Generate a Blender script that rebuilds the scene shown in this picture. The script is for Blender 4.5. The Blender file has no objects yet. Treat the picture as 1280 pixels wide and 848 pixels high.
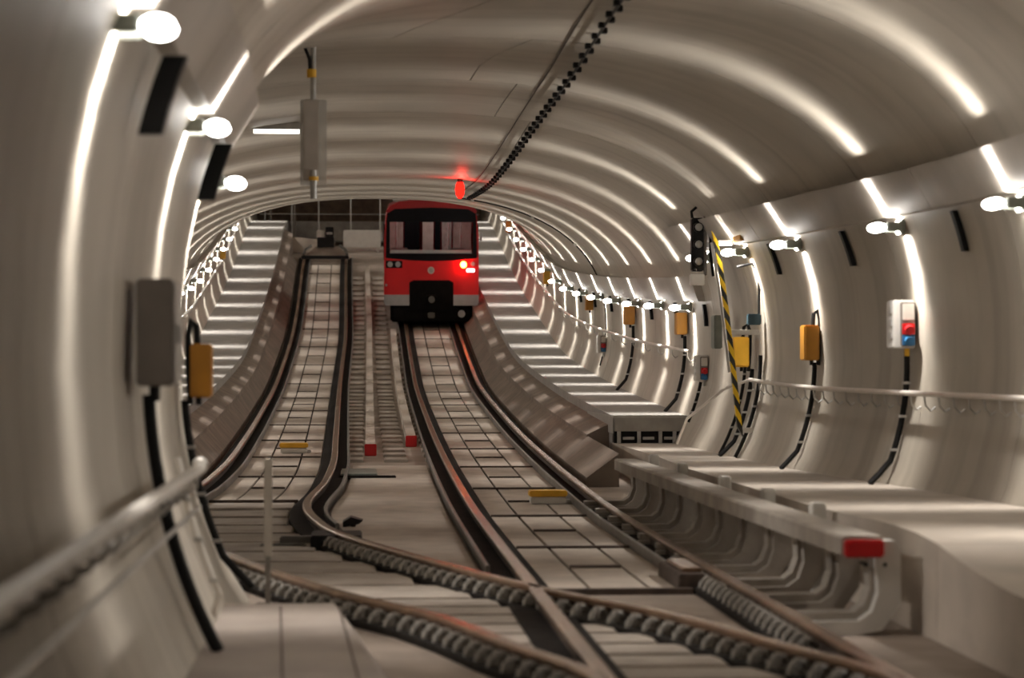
import bpy, bmesh, math, random
from mathutils import Vector, Matrix
random.seed(7)
S = bpy.context.scene
COL = S.collection

# ------------------------------------------------------------------ camera, world, exposure
F = 3000.0                 # focal length in pixels of the 1280x848 frame
EYE = 1.52                 # eye height above the near rail head
cd = bpy.data.cameras.new('camera'); cam = bpy.data.objects.new('camera', cd); COL.objects.link(cam)
cd.sensor_width = 36.0; cd.lens = F / 1280.0 * 36.0
cd.clip_start = 0.1; cd.clip_end = 400
cam.location = (0, 0, EYE)
yaw, pitch = math.atan(195.0 / F), math.atan(31.0 / F)
dirv = Vector((math.sin(yaw) * math.cos(pitch), math.cos(yaw) * math.cos(pitch), math.sin(pitch)))
cam.rotation_euler = dirv.to_track_quat('-Z', 'Y').to_euler()
cd.dof.use_dof = True; cd.dof.focus_distance = 36.0; cd.dof.aperture_fstop = 1.8
S.camera = cam
W = bpy.data.worlds.new('world'); S.world = W; W.use_nodes = True
W.node_tree.nodes['Background'].inputs[0].default_value = (0.02, 0.018, 0.016, 1)
W.node_tree.nodes['Background'].inputs[1].default_value = 1.0
S.view_settings.view_transform = 'Standard'; S.view_settings.look = 'None'
S.view_settings.gamma = 1.0; S.view_settings.use_curve_mapping = False
S.view_settings.exposure = 0.28
LAMP_WATTS = 255.0
BEAM_SIGMA, BEAM_BASE = 0.235, 0.022

# ------------------------------------------------------------------ interpolation and the lie of the tunnel
def pchip(pts):
    xs = [p[0] for p in pts]; ys = [p[1] for p in pts]; n = len(xs)
    h = [xs[i+1]-xs[i] for i in range(n-1)]; dl = [(ys[i+1]-ys[i])/h[i] for i in range(n-1)]
    m = [0.0]*n; m[0] = dl[0]; m[-1] = dl[-1]
    for i in range(1, n-1):
        if dl[i-1]*dl[i] <= 0: m[i] = 0.0
        else:
            w1, w2 = 2*h[i]+h[i-1], h[i]+2*h[i-1]
            m[i] = (w1+w2)/(w1/dl[i-1]+w2/dl[i])
    def f(x):
        if x <= xs[0]: return ys[0]
        if x >= xs[-1]: return ys[-1]
        i = 0
        while x > xs[i+1]: i += 1
        t = (x-xs[i])/h[i]
        return ((1+2*t)*(1-t)**2*ys[i] + t*(1-t)**2*h[i]*m[i] + t*t*(3-2*t)*ys[i+1] + t*t*(t-1)*h[i]*m[i+1])
    return f
def K(rows): return pchip([(a*F, b) for a, b in rows])
# rail head height above the eye (negative = below)
railh = K([(-.003,-1.52),(.006,-1.52),(.008,-1.50),(.00983,-1.40),(.0115,-1.28),(.0133,-1.12),(.0155,-.85),(.01805,-.45),
           (.02,.15),(.0229,1.26),(.025,2.25),(.0266,3.15),(.0284,4.1),(.03,4.55),(.034,4.65)])
def rz(d): return railh(d) + EYE                     # world height of the rail head
XL = K([(-.003,-1.18),(.0045,-1.18),(.0057,-1.24),(.0063,-1.65),(.0072,-3.0),(.008,-3.8),(.03,-3.95),(.034,-3.95)])
XR = K([(-.003,5.25),(.0061,5.25),(.0072,5.1),(.0082,4.88),(.0095,4.80),(.0115,4.85),(.018,4.9),(.034,5.0)])
H0 = K([(-.003,1.50),(.008,1.50),(.013,1.55),(.034,1.55)])
BB = K([(-.003,3.0),(.008,3.0),(.013,2.62),(.034,2.62)])
BL = 3.2
NE = 2.5
def sec(d):
    l, r = XL(d), XR(d)
    return (l+r)/2, (r-l)/2, rz(d)+H0(d), BB(d)
def wallx(d, side, z, off=0.0):
    """x of the lining at world height z, off metres in front of it"""
    xc, a, z0, b = sec(d)
    if z >= z0: k = max(0.0, 1-min(1.0, (z-z0)/b)**NE)**(1/NE)
    else: k = math.sqrt(max(0.0, 1-min(1.0, (z0-z)/BL)**2))
    return xc + side*(a*k-off)
def vault_z(d, x):
    xc, a, z0, b = sec(d)
    return z0 + b*max(0.0, 1-min(1.0, abs(x-xc)/a)**NE)**(1/NE)
def floorz(d): return rz(d)-0.16
XT = K([(-.003,1.94),(.009,1.94),(.0153,2.02),(.0229,2.12),(.034,2.2)])      # centre of the track with the train
XD = K([(.0034,1.94),(.00388,1.90),(.00435,1.57),(.00484,1.22),(.00536,.62),(.0064,-.27),(.0075,-1.0),(.0086,-1.24),
        (.0098,-1.08),(.0112,-1.02),(.0128,-1.04),(.0179,-1.08),(.0221,-1.0),(.0266,-1.05),(.034,-1.05)])  # branching track
G = 0.7175
def arange(a, b, s):
    n = max(1, int(math.ceil((b-a)/s-1e-9))); return [a+(b-a)*i/n for i in range(n+1)]

# ------------------------------------------------------------------ materials
MATS = {}
def nodes_of(name):
    m = bpy.data.materials.new(name); m.use_nodes = True
    nt = m.node_tree; b = nt.nodes['Principled BSDF']; MATS[name] = m
    return m, nt, b
def mat(name, col, rough=0.6, metal=0.0, var=0.12, scale=6.0, bump=0.0, bscale=40.0, stretch=(1,1,1), emit=None, es=0.0, coords='Object', dirt=None, spec=None):
    m, nt, b = nodes_of(name)
    tc = nt.nodes.new('ShaderNodeTexCoord'); mp = nt.nodes.new('ShaderNodeMapping'); mp.inputs['Scale'].default_value = stretch
    if coords == 'World':
        g = nt.nodes.new('ShaderNodeNewGeometry'); nt.links.new(g.outputs['Position'], mp.inputs['Vector'])
    else: nt.links.new(tc.outputs['Object'], mp.inputs['Vector'])
    n = nt.nodes.new('ShaderNodeTexNoise'); n.inputs['Scale'].default_value = scale; n.inputs['Detail'].default_value = 6
    nt.links.new(mp.outputs[0], n.inputs['Vector'])
    r = nt.nodes.new('ShaderNodeValToRGB')
    lo = [max(0, c*(1-var*1.6)) for c in col]; hi = [min(1, c*(1+var)) for c in col]
    r.color_ramp.elements[0].position = .3; r.color_ramp.elements[1].position = .7
    r.color_ramp.elements[0].color = (*lo, 1); r.color_ramp.elements[1].color = (*hi, 1)
    nt.links.new(n.outputs['Fac'], r.inputs['Fac'])
    last = r.outputs['Color']
    if dirt:
        dc, dscale, damt, dstretch = dirt
        mp2 = nt.nodes.new('ShaderNodeMapping'); mp2.inputs['Scale'].default_value = dstretch
        nt.links.new(mp.inputs['Vector'].links[0].from_socket, mp2.inputs['Vector'])
        n2 = nt.nodes.new('ShaderNodeTexNoise'); n2.inputs['Scale'].default_value = dscale; n2.inputs['Detail'].default_value = 8
        nt.links.new(mp2.outputs[0], n2.inputs['Vector'])
        r2 = nt.nodes.new('ShaderNodeMapRange'); r2.inputs[1].default_value = .48; r2.inputs[2].default_value = .72; r2.inputs[4].default_value = damt
        nt.links.new(n2.outputs['Fac'], r2.inputs[0])
        mx = nt.nodes.new('ShaderNodeMix'); mx.data_type = 'RGBA'
        nt.links.new(r2.outputs[0], mx.inputs['Factor']); nt.links.new(last, mx.inputs['A']); mx.inputs['B'].default_value = (*dc, 1)
        last = mx.outputs['Result']
    nt.links.new(last, b.inputs['Base Color'])
    b.inputs['Roughness'].default_value = rough; b.inputs['Metallic'].default_value = metal
    if spec is not None: b.inputs['Specular IOR Level'].default_value = spec
    if bump:
        n3 = nt.nodes.new('ShaderNodeTexNoise'); n3.inputs['Scale'].default_value = bscale; n3.inputs['Detail'].default_value = 4
        nt.links.new(mp.outputs[0], n3.inputs['Vector'])
        bp = nt.nodes.new('ShaderNodeBump'); bp.inputs['Strength'].default_value = bump; bp.inputs['Distance'].default_value = .01
        nt.links.new(n3.outputs['Fac'], bp.inputs['Height']); nt.links.new(bp.outputs[0], b.inputs['Normal'])
    if emit:
        b.inputs['Emission Color'].default_value = (*emit, 1); b.inputs['Emission Strength'].default_value = es
    return m
mat('lining', (.43,.387,.32), .5, var=.09, scale=1.1, bump=.10, bscale=14, coords='World', dirt=((.25,.21,.165), 1.3, .55, (.22,2.6,.22)))
mat('floor_concrete', (.27,.215,.172), .7, var=.14, scale=2.2, bump=.3, bscale=30, coords='World', dirt=((.15,.118,.092), 1.3, .6, (1,1,1)))
mat('slab', (.45,.385,.32), .65, var=.10, scale=3.0, bump=.2, bscale=35, coords='World', dirt=((.24,.195,.155), 2.0, .5, (1,.6,1)))
mat('walk_concrete', (.46,.40,.335), .65, var=.08, scale=2.0, bump=.2, bscale=30, coords='World', dirt=((.26,.215,.17), 1.6, .45, (1,1,2)))
mat('ramp_grit', (.27,.25,.225), .75, var=.12, scale=3, bump=.3, bscale=60, coords='World', dirt=((.17,.145,.12), 1.5, .4, (1,1,1)))
mat('sleeper', (.36,.31,.26), .7, var=.14, scale=5, bump=.3, coords='World', dirt=((.16,.125,.1), 2.5, .6, (1,1,1)))
mat('berm', (.205,.158,.122), .8, var=.2, scale=3, bump=.4, bscale=30, coords='World', dirt=((.10,.075,.058), 1.5, .5, (1,1,1)))
mat('footway', (.36,.305,.262), .65, var=.08, scale=2, bump=.2, coords='World', dirt=((.20,.16,.13), 1.6, .45, (1,1,2)))
mat('rib_concrete', (.36,.32,.275), .65, var=.12, scale=4, bump=.2, coords='World', dirt=((.17,.14,.11), 2.5, .6, (1,1,.5)))
mat('ballast', (.20,.158,.125), .85, var=.3, scale=14, bump=.8, bscale=26, coords='World')
mat('rail_steel', (.34,.22,.145), .24, .7, var=.25, scale=3, bump=.1, coords='World', dirt=((.26,.11,.055), 1.6, .7, (1,.5,1)))
mat('rail_side', (.075,.052,.04), .7, .2, var=.3, scale=8, coords='World')
mat('rubber_bed', (.018,.015,.013), .8, spec=.1, var=.3, scale=8, coords='World')
mat('guard_steel', (.16,.15,.135), .42, .6, var=.2, scale=3, coords='World')
mat('clip_steel', (.34,.315,.28), .55, .15, var=.3, scale=20)
mat('clip_dark', (.05,.042,.037), .6, .3, var=.3, scale=20)
mat('grey_metal', (.36,.34,.31), .42, .5, var=.1, scale=5)
mat('galv', (.50,.49,.47), .35, .6, var=.12, scale=9)
mat('cabinet_grey', (.22,.19,.165), .5, .2, var=.08, scale=4)
mat('tray', (.40,.36,.31), .5, .1, var=.08, scale=2, coords='World')
mat('fixture_grey', (.22,.235,.205), .55, .1, var=.1, scale=10)
mat('black_cable', (.008,.0075,.0075), .5, var=.2, spec=.2)
mat('black_plastic', (.011,.010,.010), .5, var=.2, spec=.2)
mat('black_bar', (.006,.006,.006), .5, 0, var=.2, spec=.12)
mat('yellow', (.78,.43,.03), .45, var=.08)
mat('orange_box', (.46,.20,.012), .5, var=.1)  # junction box yellow with shade put into the colour; orange of the trough patch
mat('stripe_yellow', (.95,.62,.02), .4, var=.05)
mat('stripe_black', (.02,.018,.015), .4, var=.05)
mat('red_paint', (.50,.008,.010), .4, var=.1)
mat('white_paint', (.60,.575,.53), .45, var=.05)
mat('blue_plastic', (.025,.13,.28), .4, var=.05)
mat('dark_teal', (.03,.065,.085), .5, var=.1)
mat('panel_grey', (.50,.455,.41), .5, var=.06)
mat('pipe_white', (.62,.58,.52), .35, .2, var=.06)
mat('brown_cladding', (.19,.125,.085), .6, var=.2, scale=3, coords='World')
mat('train_red', (.72,.008,.014), .3, var=.05, scale=2)
mat('train_dark', (.005,.005,.007), .4, var=.1, spec=.12)
mat('train_roof', (.34,.008,.012), .4, var=.08)
mat('train_grey', (.42,.43,.44), .4, .2, var=.05)
mat('under', (.006,.0055,.005), .8, .0, var=.3, spec=.1)
mat('seat_cloth', (.34,.30,.29), .7, var=.2, scale=9)
mat('interior_panel', (.42,.37,.34), .6, var=.12, scale=5)
def emis(name, col, st):
    m, nt, b = nodes_of(name)
    nt.nodes.remove(b); e = nt.nodes.new('ShaderNodeEmission'); e.inputs[0].default_value = (*col, 1); e.inputs[1].default_value = st
    nt.links.new(e.outputs[0], nt.nodes['Material Output'].inputs['Surface']); return m
emis('lamp_glow', (1.0,.95,.88), 14.0)
emis('lamp_glow_soft', (1.0,.95,.88), 2.2)
emis('tail_glow', (1.0,.16,.02), 30.0)
emis('tail_core', (1.0,.62,.10), 16.0)
emis('head_glow', (1.0,.95,.9), 2.0)
emis('signal_red', (1.0,.006,.003), 6.0)
emis('car_light', (1.0,.9,.8), 7.0)
m, nt, b = nodes_of('glass')
b.inputs['Base Color'].default_value = (.75,.78,.8,1); b.inputs['Roughness'].default_value = .03
b.inputs['Transmission Weight'].default_value = 1.0; b.inputs['IOR'].default_value = 1.02; b.inputs['Specular IOR Level'].default_value = .5
m, nt, b = nodes_of('clear_sheet')
b.inputs['Base Color'].default_value = (.62,.60,.56,1); b.inputs['Roughness'].default_value = .25; b.inputs['Alpha'].default_value = .55

# ------------------------------------------------------------------ mesh helpers
class MB:
    def __init__(s): s.v = []; s.f = []; s.mi = []
    def add(s, vs, fs, mi=0):
        o = len(s.v); s.v += [tuple(v) for v in vs]; s.f += [tuple(i+o for i in f) for f in fs]; s.mi += [mi]*len(fs); return s
    def box(s, x0, x1, y0, y1, z0, z1, mi=0):
        return s.add([(x0,y0,z0),(x1,y0,z0),(x1,y1,z0),(x0,y1,z0),(x0,y0,z1),(x1,y0,z1),(x1,y1,z1),(x0,y1,z1)],
              [(0,3,2,1),(4,5,6,7),(0,1,5,4),(1,2,6,5),(2,3,7,6),(3,0,4,7)], mi)
    def cbox(s, x0, x1, y0, y1, z0, z1, c=.01, mi=0):
        """box with chamfered edges"""
        bm = bmesh.new(); bmesh.ops.create_cube(bm, size=1)
        for v in bm.verts: v.co = ((x0+x1)/2+v.co.x*(x1-x0), (y0+y1)/2+v.co.y*(y1-y0), (z0+z1)/2+v.co.z*(z1-z0))
        bmesh.ops.bevel(bm, geom=bm.edges[:], offset=c, segments=2, affect='EDGES', clamp_overlap=True)
        bm.verts.index_update(); s.add([v.co[:] for v in bm.verts], [[v.index for v in f.verts] for f in bm.faces], mi); bm.free(); return s
    def tube(s, pts, r, n=8, mi=0, rr=None):
        pts = [Vector(p) for p in pts]; vs = []; up0 = None
        for i, p in enumerate(pts):
            t = (pts[min(i+1, len(pts)-1)]-pts[max(i-1, 0)]).normalized()
            up = Vector((0,0,1)) if abs(t.z) < .95 else Vector((1,0,0))
            if up0 is not None: up = up0
            a = t.cross(up).normalized(); b2 = a.cross(t).normalized(); up0 = b2
            R = rr[i] if rr else r
            for k in range(n):
                an = 2*math.pi*k/n; vs.append(p+a*R*math.cos(an)+b2*R*math.sin(an))
        fs = []
        for i in range(len(pts)-1):
            for k in range(n): fs.append((i*n+k, i*n+(k+1)%n, (i+1)*n+(k+1)%n, (i+1)*n+k))
        fs.append(tuple(range(n-1,-1,-1))); fs.append(tuple((len(pts)-1)*n+k for k in range(n)))
        return s.add(vs, fs, mi)
    def sweep(s, sections, mi=0, cap=True):
        """sections: list of closed loops (same count) of 3d points"""
        n = len(sections[0]); vs = [p for c in sections for p in c]; fs = []
        for i in range(len(sections)-1):
            for k in range(n): fs.append((i*n+k, i*n+(k+1)%n, (i+1)*n+(k+1)%n, (i+1)*n+k))
        if cap:
            fs.append(tuple(range(n-1,-1,-1))); fs.append(tuple((len(sections)-1)*n+k for k in range(n)))
        return s.add(vs, fs, mi)
    def ell(s, c, r, n=12, m=8, mi=0, z0=-1, z1=1, axis='z'):
        """(part of an) ellipsoid, from latitude z0 to z1 along the axis"""
        vs = []; fs = []
        for i in range(m+1):
            t = z0+(z1-z0)*i/m; t = max(-1, min(1, math.sin(t*math.pi/2)))
            q = math.sqrt(max(0, 1-t*t))
            for k in range(n):
                an = 2*math.pi*k/n; p = (q*math.cos(an), q*math.sin(an), t)
                if axis == 'y': p = (p[0], p[2], p[1])
                if axis == 'x': p = (p[2], p[0], p[1])
                vs.append((c[0]+p[0]*r[0], c[1]+p[1]*r[1], c[2]+p[2]*r[2]))
        for i in range(m):
            for k in range(n): fs.append((i*n+k, i*n+(k+1)%n, (i+1)*n+(k+1)%n, (i+1)*n+k))
        fs.append(tuple(range(n-1,-1,-1))); fs.append(tuple(m*n+k for k in range(n)))
        return s.add(vs, fs, mi)
    def cyl(s, c0, c1, r, n=12, mi=0): return s.tube([c0, c1], r, n, mi)
    def prism(s, poly, axis, a0, a1, mi=0):
        def P(u, w, a): return {'y': (u, a, w), 'x': (a, u, w), 'z': (u, w, a)}[axis]
        return s.sweep([[P(u, w, a0) for u, w in poly], [P(u, w, a1) for u, w in poly]], mi)
    def mesh(s, name, mats, smooth=False):
        me = bpy.data.meshes.new(name); me.from_pydata(s.v, [], s.f)
        for m in mats: me.materials.append(MATS[m])
        for p, i in zip(me.polygons, s.mi): p.material_index = i
        bm = bmesh.new(); bm.from_mesh(me); bmesh.ops.recalc_face_normals(bm, faces=bm.faces[:]); bm.to_mesh(me); bm.free()
        if smooth:
            me.shade_smooth()
            me.set_sharp_from_angle(angle=math.radians(38))
        return me
    def obj(s, name, mats, parent=None, smooth=False, loc=None):
        if isinstance(mats, str): mats = [mats]
        return link(s.mesh(name, mats, smooth), name, parent, loc)
def link(me, name, parent=None, loc=None):
    o = bpy.data.objects.new(name, me); COL.objects.link(o); o.parent = parent
    if loc is not None: o.location = loc
    return o
def tag(o, label, cat=None, group=None, kind=None):
    if label: o['label'] = label
    if cat: o['category'] = cat
    if group: o['group'] = group
    if kind: o['kind'] = kind
    return o
def thing(name, label, cat, loc=(0,0,0), group=None):
    o = bpy.data.objects.new(name, None); COL.objects.link(o); o.location = loc; o.empty_display_size = .1
    return tag(o, label, cat, group)
def struct(o, label, cat='structure'): return tag(o, label, cat, None, 'structure')
ORD = ['first','second','third','fourth','fifth','sixth','seventh','eighth','ninth','tenth','eleventh','twelfth','thirteenth','fourteenth',
       'fifteenth','sixteenth','seventeenth','eighteenth','nineteenth','twentieth','twenty-first','twenty-second','twenty-third','twenty-fourth','twenty-fifth']

D0, D1 = -5.0, 96.0
# ------------------------------------------------------------------ the lining: rings of cast concrete panels
def profile(d, out=0.0, n=16, nlow=4):
    """points from the right foot over the crown to the left foot"""
    xc, a, z0, b = sec(d); zf = floorz(d)-.25; P = []
    for i in range(nlow):
        z = zf+(z0-zf)*i/nlow; P.append((xc+a*math.sqrt(1-((z0-z)/BL)**2)+out, z))
    N = 2*n
    for i in range(N+1):
        t = math.pi*i/N; c, s_ = math.cos(t), math.sin(t)
        P.append((xc+(a+out)*math.copysign(abs(c)**(2/NE), c), z0+(b+out)*abs(s_)**(2/NE)))
    for i in range(nlow-1, -1, -1):
        z = zf+(z0-zf)*i/nlow; P.append((xc-a*math.sqrt(1-((z0-z)/BL)**2)-out, z))
    return P
NP = len(profile(10))
crown = K([(-.003,.9),(.0065,1.04),(.0107,2.0),(.034,2.0)])
def split_index(d):
    P = profile(d); best = min(range(8, NP-8), key=lambda i: abs(P[i][0]-crown(d))); return best
ring_len = 3.4
rings = arange(D0, D1, ring_len)
walls = {}
for side in ('right', 'left'):
    w = thing('wall_'+side, None, None); struct(w, 'curved cast concrete lining of the tunnel, %s half of the vault' % side, 'wall'); walls[side] = w
gap = .008
for i in range(len(rings)-1):
    a, b = rings[i]+gap, rings[i+1]-gap; ds = arange(a, b, .7 if 10 < a < 30 else 1.2)
    mid = split_index((a+b)/2)
    for side in ('right', 'left'):
        idx = range(0, mid+1) if side == 'right' else range(mid, NP)
        mb = MB(); secs = []
        for d in ds:
            inn = profile(d); outp = profile(d, .22)
            I = [(inn[k][0], d, inn[k][1]) for k in idx]; O = [(outp[k][0], d, outp[k][1]) for k in idx]
            e = 0 if side == 'left' else len(I)-1     # leave a joint along the crown
            g = .006 if side == 'right' else -.006
            I[e] = (I[e][0]+g, I[e][1], I[e][2]); O[e] = (O[e][0]+g, O[e][1], O[e][2])
            secs.append(I+O[::-1])
        mb.sweep(secs)
        mb.obj('vault_panel', 'lining', walls[side], smooth=True)
# a thin outer shell, added to keep world light out of the joints
mb = MB(); mb_s = []
for d in arange(D0-.5, D1+.5, 2.0):
    P = profile(d, .23); Q = profile(d, .33)
    mb_s.append([(x, d, z) for x, z in P]+[(x, d, z) for x, z in Q[::-1]])
mb.sweep(mb_s)
struct(mb.obj('wall_outer', 'rail_side'), 'dark outer skin behind the joints of the concrete lining', 'wall')
# floor
mb = MB(); secs = []
for d in arange(D0, D1, 1.0):
    z = floorz(d); l, r = XL(d)-.1, XR(d)+.1
    secs.append([(l, d, z), (r, d, z), (r, d, z-.3), (l, d, z-.3)])
mb.sweep(secs)
struct(mb.obj('floor', 'floor_concrete', smooth=True), 'rough brown concrete floor of the tunnel beside and between the tracks', 'floor')
# end walls
mb = MB(); P = profile(D1-.3, .2)
mb.prism([(x, z) for x, z in P], 'y', D1-.3, D1+.2)
struct(mb.obj('wall_far', 'brown_cladding'), 'dark brown end wall at the top of the slope', 'wall')
mb = MB(); P = profile(D0+.1, .2)
mb.prism([(x, z) for x, z in P], 'y', D0-.4, D0-.1)
struct(mb.obj('wall_back', 'brown_cladding'), 'concrete wall closing the tunnel behind the camera', 'wall')  # added closure, kept dark like the unlit tunnel that continues there

# ------------------------------------------------------------------ walkways
def walkway(name, d0, d1, x_in, x_out, top, m, label, step=1.0, piece=None, drop=0.0):
    """raised walkway; x_in/x_out/top are functions of d; made of slabs of length piece"""
    root = thing(name, None, None); struct(root, label, 'walkway')
    ends = arange(d0, d1, piece) if piece else [d0, d1]
    for i in range(len(ends)-1):
        mb = MB(); secs = []
        for d in arange(ends[i]+.004, ends[i+1]-.004, step):
            t = top(d); f = floorz(d)-.05
            secs.append([(x_in(d), d, f), (x_in(d), d, t-drop), (x_out(d), d, t), (x_out(d), d, f)])
        mb.sweep(secs); mb.obj('walkway_slab', m, root)
    return root
near_top = K([(-.003,-1.235),(.0041,-1.235),(.0045,-1.17),(.0049,-1.06),(.0052,-1.05),(.006,-1.09),(.0098,-1.11),(.0125,-1.11)])
walkway('walkway_near', D0, .0112*F, lambda d: 3.5+.10*max(0, min(1, (d-.0085*F)/(3))), lambda d: XR(d)+.05, lambda d: near_top(d)+EYE, 'walk_concrete',
        'pale concrete walkway with a low kerb wall along the right wall in the foreground', .5, 6.8)
ramp_top = K([(.0095,.50),(.0112,.57),(.0156,.62),(.0188,.70),(.0218,.78),(.034,.80)])
walkway('ramp_right', .0112*F, D1-.4, lambda d: 3.6, lambda d: XR(d)+.05, lambda d: rz(d)+ramp_top(d), 'ramp_grit',
        'sloping concrete walkway climbing along the right wall past the red train', 1.0, 8.5)
walkway('ramp_left', .0088*F, D1-.4, lambda d: -2.52, lambda d: XL(d)-.05, lambda d: rz(d)+ramp_top(d), 'ramp_grit',
        'sloping concrete walkway climbing along the left wall behind the near wall edge', 1.0, 8.5)
for nm, a, b, xi, xo, tp, dr, lab in (
    ('shoulder_right', .01135, .0284, lambda d: 3.28, lambda d: 3.62, lambda d: rz(d)+ramp_top(d)-.13, .16, 'rough brown concrete shoulder stepping down from the right ramp'),
    ('berm_right', .0100, .0284, lambda d: XT(d)+G+.23, lambda d: 3.30, lambda d: rz(d)+.26, .30, 'low rough berm between the right rail and the shoulder of the right ramp'),
    ('shoulder_left', .0092, .0284, lambda d: -2.22, lambda d: -2.54, lambda d: rz(d)+ramp_top(d)-.13, .16, 'rough brown concrete shoulder stepping down from the left ramp'),
    ('berm_left', .0096, .0272, lambda d: XD(d)-G-.23, lambda d: -2.24, lambda d: rz(d)+.26, .30, 'low rough berm between the left rail and the shoulder of the left ramp')):
    walkway(nm, a*F, b*F, xi, xo, tp, 'berm', lab, 1.0, None, dr)
# low footway at the left of the foreground
mb = MB(); secs = []
for d in arange(D0, .00503*F, .8):
    xe = .05+(15.0-d)*.074
    secs.append([(XL(d)-.05, d, floorz(d)-.05), (XL(d)-.05, d, EYE-1.5), (xe-.18, d, EYE-1.5), (xe, d, floorz(d)-.05)])
mb.sweep(secs)
struct(mb.obj('footway_left', 'footway'), 'pale pinkish concrete footway slab at the foot of the near left wall', 'walkway')
mb = MB()
for xa in (-.42, -.06):
    mb.add([(xa+(12-9)*.05, 9, EYE-1.497), (xa+.012+(12-9)*.05, 9, EYE-1.497), (xa+.012-.05, 14.9, EYE-1.497), (xa-.05, 14.9, EYE-1.497),
            (xa+(12-9)*.05, 9, EYE-1.51), (xa+.012+(12-9)*.05, 9, EYE-1.51), (xa+.012-.05, 14.9, EYE-1.51), (xa-.05, 14.9, EYE-1.51)],
           [(0,1,2,3),(4,7,6,5),(0,4,5,1),(1,5,6,2),(2,6,7,3),(3,7,4,0)])
mb.obj('footway_joint', 'rail_side', bpy.data.objects['footway_left'])

# ------------------------------------------------------------------ cable troughs and wall lamps
def trough(name, d0, d1, side, zc, label):
    root = thing(name, label, 'cable trough')
    ends = arange(d0, d1, 6.8)
    for i in range(len(ends)-1):
        mb = MB(); secs = []
        for d in arange(ends[i]+.006, ends[i+1]-.006, .9):
            z = zc(d); zt = z+.44; zb = z+.10
            secs.append([(wallx(d, side, zb, -.03), d, zb), (wallx(d, side, zb, .10), d, zb), (wallx(d, side, zt, .13), d, zt),
                         (wallx(d, side, zt, -.03), d, zt)])
        mb.sweep(secs); mb.obj('trough_segment', 'tray', root)
    return root
HL = lambda d: rz(d)+2.90                       # lamp height, near left
HN = lambda d: rz(d)+2.74                       # lamp height, near series
HF = lambda d: rz(d)+ramp_top(d)+1.52            # lamp height, far series
trough('cable_trough', D0, .0109*F, 1, HN, 'grey cable trough running above the lamps on the near right wall')
trough('cable_trough', .0109*F, D1-.5, 1, HF, 'grey cable trough above the lamps on the far right wall beside the ramp')
trough('cable_trough', D0, .0062*F, -1, HL, 'grey cable trough above the lamps on the near left wall')
trough('cable_trough', .0088*F, D1-.5, -1, HF, 'grey cable trough above the lamps on the far left wall')

# one light datablock shared by all wall lamps: a bulkhead lamp throws a flat fan of light across the tunnel
ld = bpy.data.lights.new('bulkhead_beam', 'POINT'); ld.energy = LAMP_WATTS; ld.color = (1.0, .95, .905); ld.shadow_soft_size = .05
ld.use_nodes = True; nt = ld.node_tree; em = nt.nodes['Emission']
g = nt.nodes.new('ShaderNodeNewGeometry'); sp = nt.nodes.new('ShaderNodeSeparateXYZ'); nt.links.new(g.outputs['Incoming'], sp.inputs[0])
def mth(op, a, b=None):
    n = nt.nodes.new('ShaderNodeMath'); n.operation = op
    for i, q in enumerate((a, b)):
        if q is None: continue
        if isinstance(q, (int, float)): n.inputs[i].default_value = q
        else: nt.links.new(q, n.inputs[i])
    return n.outputs[0]
q = mth('DIVIDE', sp.outputs['Y'], BEAM_SIGMA); q = mth('MULTIPLY', q, q); q = mth('MULTIPLY', q, -1.0); q = mth('EXPONENT', q)
q = mth('ADD', mth('MULTIPLY', q, 1.0), BEAM_BASE); nt.links.new(q, em.inputs['Strength'])

# lamp: grey bracket, two frosted lens halves with an open slot between them
mb = MB(); mb.ell((0,-.06,0), (.075,.08,.046), 12, 5, z0=-1, z1=0, axis='y'); LENS_A = mb.mesh('lens_half', ['lamp_glow'], True)
mb = MB(); mb.ell((0,.06,0), (.075,.08,.046), 12, 5, z0=0, z1=1, axis='y'); LENS_B = mb.mesh('lens_half', ['lamp_glow'], True)
mb = MB(); mb.cbox(.07,.20,-.11,-.065,-.035,.045,.01); mb.cbox(.07,.20,.065,.11,-.035,.045,.01); mb.cbox(.19,.235,-.13,.13,-.06,.07,.012)
BRACKET = {1: mb.mesh('bracket', ['fixture_grey'])}
mb2 = MB(); mb2.v = [(-x, y, z) for x, y, z in mb.v]; mb2.f = mb.f; mb2.mi = mb.mi; BRACKET[-1] = mb2.mesh('bracket', ['fixture_grey'])
def lamp(d, side, z, label, group, off=.25):
    x = wallx(d, side, z, off)
    r = thing('wall_lamp', label, 'lamp', (x, d, z), group)
    link(LENS_A, 'lens', r); link(LENS_B, 'lens', r); link(BRACKET[side], 'bracket', r)
    L = bpy.data.objects.new('lamp_light', ld); COL.objects.link(L); L.parent = r
    return r
def lamp_row(ks, side, zf, off, where, order, hidden, group):
    """place a row of lamps; those in view are counted in order, the others say where they hide"""
    n = 0
    for k in ks:
        d = k*F; z = zf(d); x = wallx(d, side, z, off(k)); px, py = 445+F*x/d, 455-F*(z-EYE)/d
        if 230 < px < 1290 and py > 10 and not (k > .0110 and py < 262) and not (side < 0 and k > .008 and px < 236):
            lamp(d, side, z, 'white bulkhead lamp %s, %s counted %s' % (where, ORD[n], order), group, off(k)); n += 1
        elif side < 0 and k < .008:
            lamp(d, side, z, 'white bulkhead lamp %s, %s counted %s' % (where, ORD[n], order), group, off(k)); n += 1
        else: lamp(d, side, z, hidden, group+', out of view', off(k))
lamp_row([.0038, .0049, .00600, .00712, .00832, .0093, .0103], 1, HN, lambda k: .25, 'on the near right wall', 'from the right picture edge',
         'white bulkhead lamp on the near right wall outside the right picture edge', 'lamps under the near right trough')
lamp_row([.0033, .0047, .0057], -1, lambda d: HL(d)-(.10 if d > .0055*F else 0), lambda k: .17 if k < .0055 else .22, 'on the near left wall', 'from the camera',
         '', 'lamps under the near left trough')
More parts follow.
